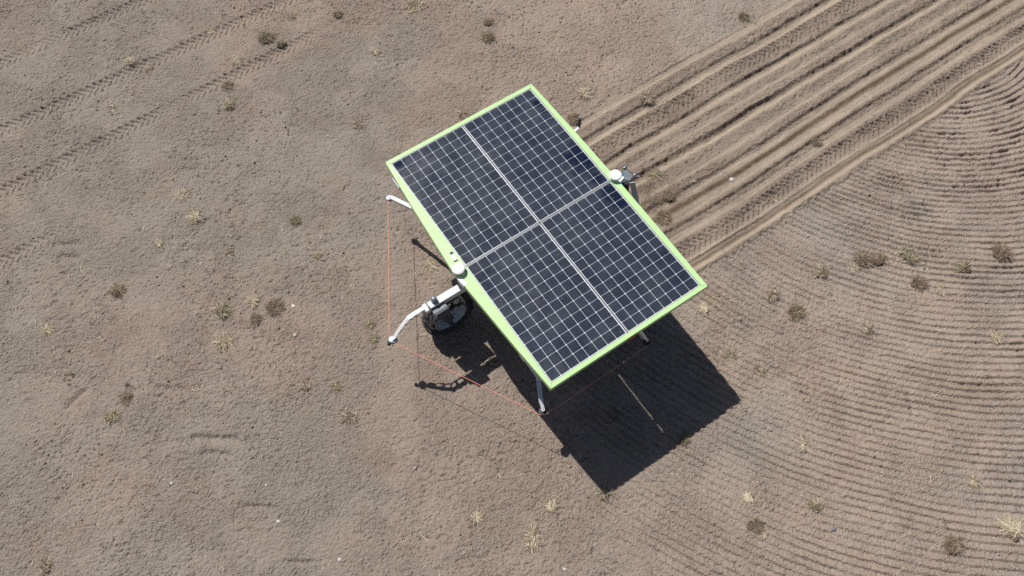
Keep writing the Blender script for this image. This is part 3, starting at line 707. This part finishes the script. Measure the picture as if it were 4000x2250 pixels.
for k, (qx, qy) in enumerate(order):
    cx = qx * (.0068 + PW / 2); cy = qy * (.009 + PL / 2); zt = RH - .003
    bm = bmesh.new(); box(bm, (cx, cy, zt - .010), (PW - 2 * fw, PL - 2 * fw, .006))
    p = obj('solar_panel', to_mesh(bm, 'solar_panel'), M['sheet'], bot)
    bm = bmesh.new()                                  # frame of four mitred bars
    x0, x1, y0, y1 = cx - PW / 2, cx + PW / 2, cy - PL / 2, cy + PL / 2
    for q in ([(x0, y0), (x1, y0), (x1 - fw, y0 + fw), (x0 + fw, y0 + fw)], [(x1, y0), (x1, y1), (x1 - fw, y1 - fw), (x1 - fw, y0 + fw)],
              [(x1, y1), (x0, y1), (x0 + fw, y1 - fw), (x1 - fw, y1 - fw)], [(x0, y1), (x0, y0), (x0 + fw, y0 + fw), (x0 + fw, y1 - fw)]):
        prism(bm, q, zt - .038, zt)
    obj('panel_frame', to_mesh(bm, 'panel_frame'), M['pframe'], p)
    X0 = cx - px_ * (NX - 1) / 2; Y0 = cy - py_ * (NY - 1) / 2
    if k < 3:
        for a in range(NX):
            for b in range(NY):
                c = obj('cell', cell_me, None, p); c.location = (X0 + a * px_, Y0 + b * py_, zt - .0068)
    else:                                             # the panel farthest from the camera: past the limit of single pieces
        bm = bmesh.new()
        for a in range(NX):
            for b in range(NY): cell_bm(bm, X0 + a * px_, Y0 + b * py_, px_ - .0042, py_ - .0042)
        o = obj('cell_field', to_mesh(bm, 'cell_field'), M['cell'], p); o.location = (0, 0, zt - .0068); o['kind'] = 'stuff'
# grey cover strip along the cross joint, carried by a rail below
bm = bmesh.new(); box(bm, (0, 0, RH - .012), (2 * AI - .006, .0085, .014)); part('cover_strip', bm, 'strip')
bm = bmesh.new()
for sx_ in (-1, 1): box(bm, (sx_ * .53, 0, RH - .062), (1.0, .05, .04))
box(bm, (0, -BI - .008, RH - .062), (2 * AI + .06, .080, .036)); box(bm, (0, BI - .005, RH - .062), (2 * AI + .06, .05, .036))  # bars under the seams, added to stop sun leaking round the panels
for xx in (-AI + .004, AI - .004): box(bm, (xx, 0, RH - .064), (.05, 2 * BI - .05, .036))
M['rail'] = paint('black_rail', (0.02, 0.02, 0.022), 0.6)
for y0_, y1_ in ((-.62, 1.67), (-1.42, -1.36), (-1.675, -1.56)): box(bm, (0, (y0_ + y1_) / 2, RH - .066), (.05, y1_ - y0_, .036))  # rail and blocks added under the slit to cut the sun passing through
for xx in (-1.0, 1.0): box(bm, (xx, 0, RH - .105), (.04, 3.36, .04))
part('subframe_light_stop', bm, 'rail')

# white edge plate on the front point of the roof
bm = bmesh.new(); prism(bm, [(-1.206, -.085), (-1.1935, -.205), (-1.150, -.205), (-1.166, -.085)], RH + .0005, RH + .003)
prism(bm, [(-1.2095, -.085), (-1.1965, -.205), (-1.1925, -.205), (-1.2055, -.085)], RH - .07, RH + .003)
part('edge_plate', bm, 'white')

# GPS antennas: shallow domes on a short stem
def antenna(x, y, z0, z1, r=.078):
    bm = bmesh.new(); rings = [(0.0, .019), (.3, .0187), (.6, .0170), (.85, .013), (.97, .007), (1.0, 0.0), (.97, -.010), (.55, -.016), (0, -.016)]
    lathe(bm, [(q[0] * r, q[1]) for q in rings], 40)
    bmesh.ops.transform(bm, matrix=Matrix.Translation((x, y, z1)) @ Matrix.Rotation(math.pi / 2, 4, 'X'), verts=bm.verts[:])
    a = obj('gps_antenna', to_mesh(bm, 'gps_antenna', smooth=True), M['plastic'], bot)
    bm = bmesh.new(); rod(bm, (x, y, z0), (x, y, z1 - .012), .018, .022, 16); obj('antenna_stem', to_mesh(bm, 'antenna_stem', smooth=True, angle=.6), M['dark'], a)
antenna(-1.143, -.009, RH, RH + .062); antenna(1.119, .002, RH - .03, RH + .052)
bm = bmesh.new(); box(bm, (-1.068, -.052, RH + .004), (.012, .05, .006)); part('antenna_cable', bm, 'dark')

# small white control unit with grey display
rz = math.atan2(.123, .012); ax = Vector((math.cos(rz), math.sin(rz), 0))
bm = bmesh.new(); rt_ = Matrix.Rotation(rz, 3, 'Z'); box(bm, (-1.095, .183, RH + .013), (.128, .052, .024), rt_)
cu = part('control_unit', bm, 'plastic', bevel=.006)
bm = bmesh.new(); c_ = Vector((-1.095, .183, RH + .0265)) + ax * .039; box(bm, c_, (.034, .040, .002), rt_); part('display', bm, 'screen', parent=cu)
bm = bmesh.new(); c_ = Vector((-1.095, .183, RH + .0255)) - ax * .008; rod(bm, c_, c_ + Vector((0, 0, .003)), .0045, seg=12); part('button', bm, 'amber', parent=cu)

# spine beam in the machine's axis
SY, SZ = .062, 1.10
bm = bmesh.new(); box(bm, ((-1.60 + 1.25) / 2, SY, SZ), (2.85, .092, .10)); part('main_beam', bm, 'white', bevel=.004)
bm = bmesh.new()
for xx in (-.85, .85):
    for yy in (-1.0, 1.0): bar(bm, (xx, yy * .95, 1.1), (xx, yy * 1.15, RH - .09), .05, .05, Vector((1, 0, 0)))
    bar(bm, (xx, -1.35, 1.085), (xx, 1.42, 1.085), .07, .07)
for xx in (-.6, .6): bar(bm, (xx, SY, 1.12), (xx, SY, RH - .05), .06, .06, Vector((1, 0, 0)))
part('cross_frame', bm, 'alu')
bm = bmesh.new(); prism(bm, [(-.35, -.55), (.45, -.55), (.45, .62), (-.35, .62)], .78, 1.04); part('battery_box', bm, 'steel', bevel=.01)

# pivot cap, locking handle, end bracket
bm = bmesh.new(); lathe(bm, [(0, .080), (.016, .078), (.030, .069), (.039, .054), (.042, .036), (.042, .002), (.036, 0)], 28)
bmesh.ops.transform(bm, matrix=Matrix.Translation((-1.475, SY + .018, SZ + .052)) @ Matrix.Rotation(math.pi / 2, 4, 'X'), verts=bm.verts[:])
part('pivot_cap', bm, 'grey', smooth=True)
bm = bmesh.new(); rod(bm, (-1.575, .135, SZ + .075), (-1.575, .035, SZ + .075), .011); rod(bm, (-1.575, .045, SZ + .05), (-1.575, .045, SZ + .085), .008); rod(bm, (-1.575, .03, SZ + .072), (-1.578, .008, SZ + .060), .013)
part('lock_handle', bm, 'grey')
bm = bmesh.new(); box(bm, (-1.605, SY, SZ + .012), (.05, .108, .072)); part('end_bracket', bm, 'white', bevel=.003)

# front wheel on its fork plate
def wheel(x, y, z, R, wd, steer=0.0, rear=False):
    w = obj('wheel', None, None, bot); w.location = (x, y, z); w.rotation_euler = (0, 0, steer)
    rr = R * .655
    bm = bmesh.new(); h = wd / 2
    prof = [(rr + .002, -h * .72), (rr + .014, -h * .80), (rr + .05, -h * .97), (R - .055, -h), (R - .034, -h * .86), (R - .026, -h * .5), (R - .024, 0), (R - .026, h * .5), (R - .034, h * .86), (R - .055, h), (rr + .05, h * .97), (rr + .014, h * .8), (rr + .002, h * .72)]
    lathe(bm, prof, 64)
    nl = 19
    for s in (-1, 1):
        for k in range(nl):
            a = 2 * math.pi * (k + (.5 if s > 0 else 0)) / nl
            # a lug of two straight pieces, swept back from the centre to the shoulder
            for (ya, yb, da, db, ww) in ((.004, .5, -.02, .10, .026), (.5, 1.0, .10, .155, .026), (.98, 1.07, .155, .165, .028)):
                aa, ab = a + da, a + db
                r0 = R - .004 - (.016 if ya > .9 else 0); r1 = R - .004 - (.022 if yb > .9 else 0) - (.03 if yb > 1 else 0)
                A = Vector((math.cos(aa) * (r0 - .012), s * h * ya, math.sin(aa) * (r0 - .012))); B = Vector((math.cos(ab) * (r1 - .012), s * h * yb, math.sin(ab) * (r1 - .012)))
                m_ = (A + B) / 2; up = Vector((m_.x, 0, m_.z)).normalized()
                bar(bm, A, B, ww, .030, up)
    obj('tyre', to_mesh(bm, 'tyre', smooth=True, angle=.5), M['tyre'], w)
    bm = bmesh.new()
    lathe(bm, [(rr + .006, -h * .70), (rr + .010, -h * .78), (rr - .002, -h * .80), (rr - .012, -h * .70), (rr - .018, -h * .52), (rr - .040, -h * .46), (rr - .046, -h * .30), (rr - .070, -h * .22), (rr - .074, -h * .02), (rr - .10, h * .06), (.085, h * .10), (.075, h * .0), (.045, -h * .02), (.0, -h * .02)], 56)
    lathe(bm, [(rr + .006, h * .75), (rr - .01, h * .78), (rr - .02, h * .5), (rr - .075, h * .2), (rr - .08, h * .0)], 56)
    rim = obj('rim', to_mesh(bm, 'rim', smooth=True, angle=.7), M['rim'], w)
    bm = bmesh.new()
    for k in range(6):
        a = k * math.pi / 3; c = Vector((.062 * math.cos(a), -h * .08, .062 * math.sin(a))); rod(bm, c, c + Vector((0, -.018, 0)), .009, seg=6)
    obj('wheel_bolt', to_mesh(bm, 'wheel_bolt'), M['alu'], rim)
    bm = bmesh.new(); rod(bm, (0, -h * 1.0, 0), (0, h * 1.0, 0), .034, seg=20); obj('hub', to_mesh(bm, 'hub', smooth=True, angle=.6), M['steel'], w)
    return w
wheel(-1.285, .185, .350, .358, .215, math.radians(1.5))
wheel(.86, -.80, .350, .358, .215); wheel(.86, 1.30, .350, .358, .215)
bm = bmesh.new()
# bent shoulder from the beam out over the rim, then the tapering plate down to the axle
q = [(-1.565, .015, 1.075), (-1.375, .015, 1.075), (-1.370, -.088, 1.118), (-1.556, -.088, 1.118)]
v1 = [bm.verts.new(p) for p in q]; bm.faces.new(v1)
v2 = [v1[3], v1[2], bm.verts.new((-1.300, .022, .36)), bm.verts.new((-1.350, .022, .36))]; bm.faces.new(v2)
me = to_mesh(bm, 'fork_plate'); fp = obj('fork_plate', me, M['steel'], bot); so = fp.modifiers.new('thickness', 'SOLIDIFY'); so.thickness = .008
bm = bmesh.new(); prism(bm, [(-1.58, .122), (-1.12, .122), (-1.12, .150), (-1.58, .150)], .735, 1.045); part('fork_shadow_plate', bm, 'steel', bevel=.004)  # hidden plate added to fill the shadow between wheel and beam
bm = bmesh.new(); bar(bm, (-1.56, -.0, 1.10), (-1.375, -.0, 1.10), .10, .012); part('fork_shoulder', bm, 'steel')
bm = bmesh.new(); rod(bm, (-1.325, .0, .35), (-1.285, .30, .35), .022); rod(bm, (-1.325, .03, .36), (-1.325, .005, .36), .035, seg=16); part('wheel_axle', bm, 'steel')
bm = bmesh.new(); rod(bm, (-1.39, .02, .60), (-1.375, .03, .72), .012); rod(bm, (-1.42, .03, .55), (-1.30, .03, .50), .01); part('brake_hose', bm, 'dark')
bm = bmesh.new()
for yy in (-.80, 1.30):
    bar(bm, (.86, yy + .17, .33), (.86, yy + .17, 1.07), .06, .03, Vector((1, 0, 0))); rod(bm, (.86, yy + .18, .35), (.86, yy - .05, .35), .022)
part('rear_legs', bm, 'steel')

# seeding tool bar with its row units under the roof
tb = obj('tool_bar', None, None, bot)
bm = bmesh.new(); box(bm, (.25, .22, .62), (.08, 2.4, .08)); obj('bar', to_mesh(bm, 'bar'), M['galv'], tb)
for k in range(6):
    yy = -.75 + k * .39
    bm = bmesh.new(); bar(bm, (.25, yy, .60), (.42, yy, .18), .05, .04, Vector((1, 0, 0))); rod(bm, (.45, yy - .015, .15), (.45, yy + .015, .15), .13, seg=24); box(bm, (.16, yy, .78), (.14, .14, .22))
    obj('row_unit', to_mesh(bm, 'row_unit'), M['steel'], tb)
bm = bmesh.new()
for yy in (-.4, .85): bar(bm, (.25, yy, .62), (.75, yy, 1.08), .04, .04, Vector((0, 1, 0)))
obj('lift_link', to_mesh(bm, 'lift_link'), M['steel'], tb)

# perforated arms ------------------------------------------------
def perforated(path, w, hole_s, hl, hw, offset, taper=0.0):
    """vertical plate along a 3D polyline with oval holes at arc lengths hole_s"""
    P = [Vector(p) for p in path]; seg = []; tot = 0
    for a, b in zip(P, P[1:]): seg.append((tot, (b - a).length, a, b)); tot += (b - a).length
    def at(s, t):
        for s0, L, a, b in seg:
            if s <= s0 + L + 1e-6 or (s0, L, a, b) == seg[-1]:
                f = (s - s0) / L; p = a.lerp(b, f)
                # vertical direction perpendicular to the (smoothed) path
                i = seg.index((s0, L, a, b)); d = (b - a).normalized()
                if i + 1 < len(seg) and f > .5: d = d.lerp((seg[i + 1][3] - seg[i + 1][2]).normalized(), f - .5)
                if i > 0 and f < .5: d = d.lerp((seg[i - 1][3] - seg[i - 1][2]).normalized(), .5 - f)
                d.normalize(); side = d.cross(Vector((0, 0, 1))).normalized(); up = side.cross(d).normalized()
                return p + up * t * (1 - taper * max(0, s / tot - .25) / .75) + side * offset
    bm = bmesh.new(); cuts = [0.0]
    for s in hole_s: cuts += [s - hl / 2 - .012, s + hl / 2 + .012]
    cuts.append(tot)
    n = 16
    for i, (a, b) in enumerate(zip(cuts, cuts[1:])):
        if i % 2 == 0:
            k = max(1, int((b - a) / .03))
            for j in range(k):
                s0 = a + (b - a) * j / k; s1 = a + (b - a) * (j + 1) / k
                bm.faces.new([bm.verts.new(at(s, t)) for s, t in ((s0, -w), (s1, -w), (s1, 0), (s0, 0))])
        else:
            c = (a + b) / 2; inn = []; out = []
            for j in range(n):
                an = 2 * math.pi * j / n; cx, sy = math.cos(an), math.sin(an)
                ex = abs(cx) ** .7 * (1 if cx > 0 else -1); ey = abs(sy) ** .7 * (1 if sy > 0 else -1)
                inn.append(bm.verts.new(at(c + ex * hl / 2, -w / 2 + ey * hw / 2)))
                m_ = max(abs(cx), abs(sy)); out.append(bm.verts.new(at(c + cx / m_ * (b - a) / 2, -w / 2 + sy / m_ * w / 2)))
            for j in range(n): bm.faces.new((inn[j], inn[(j + 1) % n], out[(j + 1) % n], out[j]))
    bmesh.ops.remove_doubles(bm, verts=bm.verts[:], dist=.0006)
    return bm, at, tot
def arm(path, w, top_w, holes, hl, hw, m='white', two=True):
    r = obj('side_arm', None, None, bot)
    for off in ((-top_w / 2, top_w / 2) if two else (top_w * .3,)):
        bm, at, tot = perforated(path, w, holes, hl, hw, off, .55)
        o = obj('perforated_plate', to_mesh(bm, 'perforated_plate'), M[m], r); sm_ = o.modifiers.new('thickness', 'SOLIDIFY'); sm_.thickness = .003; sm_.offset = 0
    bm = bmesh.new()
    for a, b in zip(path, path[1:]): bar(bm, Vector(a) + Vector((0, 0, .0035)), Vector(b) + Vector((0, 0, .0035)), top_w + .004, .004)
    obj('top_flange', to_mesh(bm, 'top_flange'), M[m], r)
    return r
def cord_disc(p, r=.048, m='grey'):
    """grey grooved disc that guides the cord"""
    bm = bmesh.new(); lathe(bm, [(0, .012), (r * .55, .012), (r, .007), (r * .93, 0), (r, -.007), (r * .9, -.012), (0, -.012)], 32)
    bmesh.ops.transform(bm, matrix=Matrix.Translation(p) @ Matrix.Rotation(math.pi / 2, 4, 'X'), verts=bm.verts[:])
    d = obj('cord_disc', to_mesh(bm, 'cord_disc', smooth=True, angle=.5), M[m], bot)
    bm = bmesh.new(); q = Vector(p); rod(bm, q + Vector((0, 0, .012)), q + Vector((0, 0, .030)), .010, seg=6); obj('disc_bolt', to_mesh(bm, 'disc_bolt'), M['alu'], d)
    bm = bmesh.new(); rod(bm, q + Vector((0, 0, -.030)), q + Vector((0, 0, -.013)), r * 1.04, r * .98, 28); obj('lower_disc', to_mesh(bm, 'lower_disc', smooth=True, angle=.6), M['dark'], d)
    return d
FP = (-2.100, .096, .740)
arm([(-1.615, .075, 1.135), (-1.74, .075, 1.140), (-1.855, .075, 1.118), (-1.955, .084, .985), (-2.075, .094, .790)], .135, .046, (.085, .21, .335, .46), .088, .078, two=False)
cord_disc(FP, .050)
bm = bmesh.new(); box(bm, (-2.087, .095, .772), (.050, .042, .008), Matrix.Rotation(.1, 3, 'Y')); part('tip_plate', bm, 'white', bevel=.002)
bm = bmesh.new(); rod(bm, (-2.165, .105, .655), (-2.160, .105, .705), .026, .020, 10); rod(bm, (-2.150, .060, .675), (-2.135, .050, .675), .009, seg=8); part('end_knob', bm, 'dark', bevel=.004)
UPD = (-1.079, 1.937, .670)
arm([(-.80, 1.05, 1.02), (-.92, 1.43, .895), (-1.075, 1.925, .700)], .085, .046, (.30, .42, .54, .66, .78), .075, .036)
cord_disc(UPD, .046)
LPD = (-1.085, -1.680, .690)
def plain_arm(root, mid, tip, w, h):
    r = obj('side_arm', None, None, bot)
    bm = bmesh.new(); bar(bm, root, mid, w, h); obj('arm_tube', to_mesh(bm, 'arm_tube', bevel=.002), M['alu'], r)
    bm = bmesh.new(); d = (Vector(tip) - Vector(mid)).normalized()
    bar(bm, Vector(mid) - d * .05 + Vector((0, 0, .026)), Vector(tip) + Vector((0, 0, .026)), w * .82, .006); t = Vector(tip) + Vector((0, 0, .026)); rod(bm, t - Vector((0, 0, .003)), t + Vector((0, 0, .003)), w * .42, seg=20)
    o = obj('arm_tip', to_mesh(bm, 'arm_tip'), M['white'], r)
    bm = bmesh.new(); rod(bm, t + Vector((0, 0, .003)), t + Vector((0, 0, .012)), .009, seg=8); obj('tip_bolt', to_mesh(bm, 'tip_bolt'), M['grey'], o)
plain_arm((-.86, -1.20, 1.02), (-1.06, -1.60, .765), (-1.083, -1.672, .715), .050, .045); cord_disc(LPD, .052, 'dark')
RPD = (.498, -1.670, .670)
plain_arm((.33, -1.45, 1.15), (.455, -1.635, .80), (.497, -1.668, .70), .048, .042); cord_disc(RPD, .045, 'dark')
UPR = (.50, 2.02, .670)
arm([(.46, 1.2, 1.02), (.48, 1.55, .88), (.50, 2.00, .70)], .085, .046, (.30, .42, .54, .66, .78), .075, .036); cord_disc(UPR, .046)

# orange cord strung between the discs
def cord(a, b, sag=.0, name='safety_cord'):
    a = Vector(a); b = Vector(b); bm = bmesh.new(); n = 10; pts = []
    for k in range(n + 1):
        t = k / n; p = a.lerp(b, t); p.z -= sag * 4 * t * (1 - t); pts.append(p)
    for p, q in zip(pts, pts[1:]): rod(bm, p, q, .0031, seg=6)
    part(name, bm, 'cord')
def rim_pt(p, d, r): v = Vector(p) + Vector(d).normalized() * r; return v
cord((FP[0] - .045, FP[1] + .02, FP[2]), (UPD[0] - .040, UPD[1] - .02, UPD[2]))
cord((FP[0] - .010, FP[1] - .050, FP[2]), (LPD[0] - .050, LPD[1] - .02, LPD[2]))
cord((LPD[0] + .02, LPD[1] - .050, LPD[2]), (RPD[0] + .0, RPD[1] - .045, RPD[2]))
cord((UPD[0] + .0, UPD[1] + .045, UPD[2]), (UPR[0], UPR[1] + .045, UPR[2]))

# silver guide tubes with white tags under the front edge
for ya, yb, yt0, yt1 in ((-1.53, -1.22, -1.30, -1.20), (1.38, 1.60, 1.40, 1.56)):
    bm = bmesh.new(); rod(bm, (-1.072, ya, 1.49), (-1.072, yb, 1.49), .017, seg=14); rod(bm, (-1.072, ya - .01, 1.49), (-1.072, ya + .015, 1.49), .021, seg=14); bar(bm, (-1.072, (ya + yb) / 2, 1.49), (-1.0, (ya + yb) / 2, 1.61), .05, .012, Vector((0, 1, 0)))
    gt = part('guide_tube', bm, 'alu', smooth=True, angle=.5)
    bm = bmesh.new(); box(bm, (-1.113, (yt0 + yt1) / 2, 1.60), (.006, yt1 - yt0, .07)); obj('tag_plate', to_mesh(bm, 'tag_plate'), M['white'], gt)

# amber side markers
bm = bmesh.new(); box(bm, (.026, -1.7635, 1.665), (.125, .006, .052)); part('side_marker', bm, 'amber', bevel=.002)
bm = bmesh.new(); box(bm, (-.04, 1.7655, RH - .025), (.125, .006, .04)); part('side_marker', bm, 'amber', bevel=.002)

# rear hitch mast beside the right antenna
hp = obj('hitch_mast', None, None, bot)
bm = bmesh.new(); prism(bm, [(1.150, -.055), (1.14, .02), (1.25, .055), (1.265, -.015)], 1.610, 1.616); obj('antenna_bracket', to_mesh(bm, 'antenna_bracket'), M['white'], hp)
def plate(name, pts, th, m):
    bm = bmesh.new(); bm.faces.new([bm.verts.new(p) for p in pts]); o = obj(name, to_mesh(bm, name), M[m], hp); s = o.modifiers.new('thickness', 'SOLIDIFY'); s.thickness = th; s.offset = 0; return o
plate('head_plate', [(1.235, .05, 1.62), (1.325, .10, 1.60), (1.372, -.03, 1.59), (1.318, -.075, 1.595), (1.265, -.03, 1.60)], .010, 'galv')
plate('front_plate', [(1.225, .048, 1.625), (1.262, -.032, 1.603), (1.312, -.078, 1.598), (1.270, -.095, 1.50), (1.190, -.030, 1.50)], .010, 'alu')
plate('hitch_strut', [(1.293, -.098, 1.58), (1.351, -.123, 1.58), (1.485, -.300, .80), (1.420, -.262, .80)], .012, 'galv_skylit')
plate('hitch_strut', [(1.262, -.090, 1.56), (1.290, -.085, 1.56), (1.442, -.005, 1.0), (1.395, .040, 1.0)], .012, 'galv_skylit')
plate('hitch_strut', [(1.215, -.055, 1.56), (1.290, -.085, 1.56), (1.24, -.20, 1.2), (1.15, -.16, 1.2)], .03, 'dark')
bm = bmesh.new(); rod(bm, (1.365, .115, 1.600), (1.405, -.055, 1.600), .010); rod(bm, (1.362, .112, 1.585), (1.362, .112, 1.615), .008)
pin = part('hitch_pin', bm, 'steel', parent=hp)
def torus(bm, c, R, r, axis, a0=0, a1=2 * math.pi):
    q = Vector(axis).to_track_quat('Z', 'Y'); n = 18; pts = [Vector(c) + q @ Vector((R * math.cos(a0 + (a1 - a0) * k / n), R * math.sin(a0 + (a1 - a0) * k / n), 0)) for k in range(n + 1)]
    for a, b in zip(pts, pts[1:]): rod(bm, a, b, r, seg=6)
for c in ((1.355, .105, 1.605), (1.395, -.050, 1.605)):
    bm = bmesh.new(); rod(bm, c, Vector(c) + Vector((.004, -.016, .002)), .030, .030, 24); obj('pin_washer', to_mesh(bm, 'pin_washer', smooth=True, angle=.5), M['galv'], hp)
bm = bmesh.new(); torus(bm, (1.425, -.085, 1.60), .020, .0035, (.6, .2, 1)); torus(bm, (1.36, .14, 1.61), .018, .0035, (.9, .2, .5)); obj('retaining_ring', to_mesh(bm, 'retaining_ring'), M['alu'], pin)
bm = bmesh.new(); torus(bm, (1.205, -.055, 1.612), .024, .0085, (.3, .8, .5)); torus(bm, (1.170, -.066, 1.606), .023, .0090, (.2, -.4, 1)); rod(bm, (1.150, -.045, 1.612), (1.172, -.040, 1.612), .013); rod(bm, (1.150, -.09, 1.60), (1.19, -.08, 1.60), .009); obj('shackle', to_mesh(bm, 'shackle', smooth=True, angle=.6), M['blue'], hp)
bm = bmesh.new(); bar(bm, (1.25, SY, 1.05), (1.36, -.12, .95), .08, .06); obj('mast_foot', to_mesh(bm, 'mast_foot'), M['galv'], hp)

# black upright post on a white outrigger at the rear
rp = obj('rear_outrigger', None, None, bot)
bm = bmesh.new(); bar(bm, (.88, 1.10, 1.02), (1.755, 1.475, .60), .040, .030); obj('outrigger_bar', to_mesh(bm, 'outrigger_bar', bevel=.003), M['white'], rp)
bm = bmesh.new(); rod(bm, (1.768, 1.485, .58), (1.768, 1.485, .815), .020, .020, 18); po = obj('upright_post', to_mesh(bm, 'upright_post', smooth=True, angle=.5), M['dark'], rp)
bm = bmesh.new(); rod(bm, (1.768, 1.485, .815), (1.768, 1.485, .828), .026, .024, 18); rod(bm, (1.768, 1.485, .828), (1.768, 1.485, .838), .010, seg=8); obj('post_cap', to_mesh(bm, 'post_cap', smooth=True, angle=.5), M['grey'], rp)
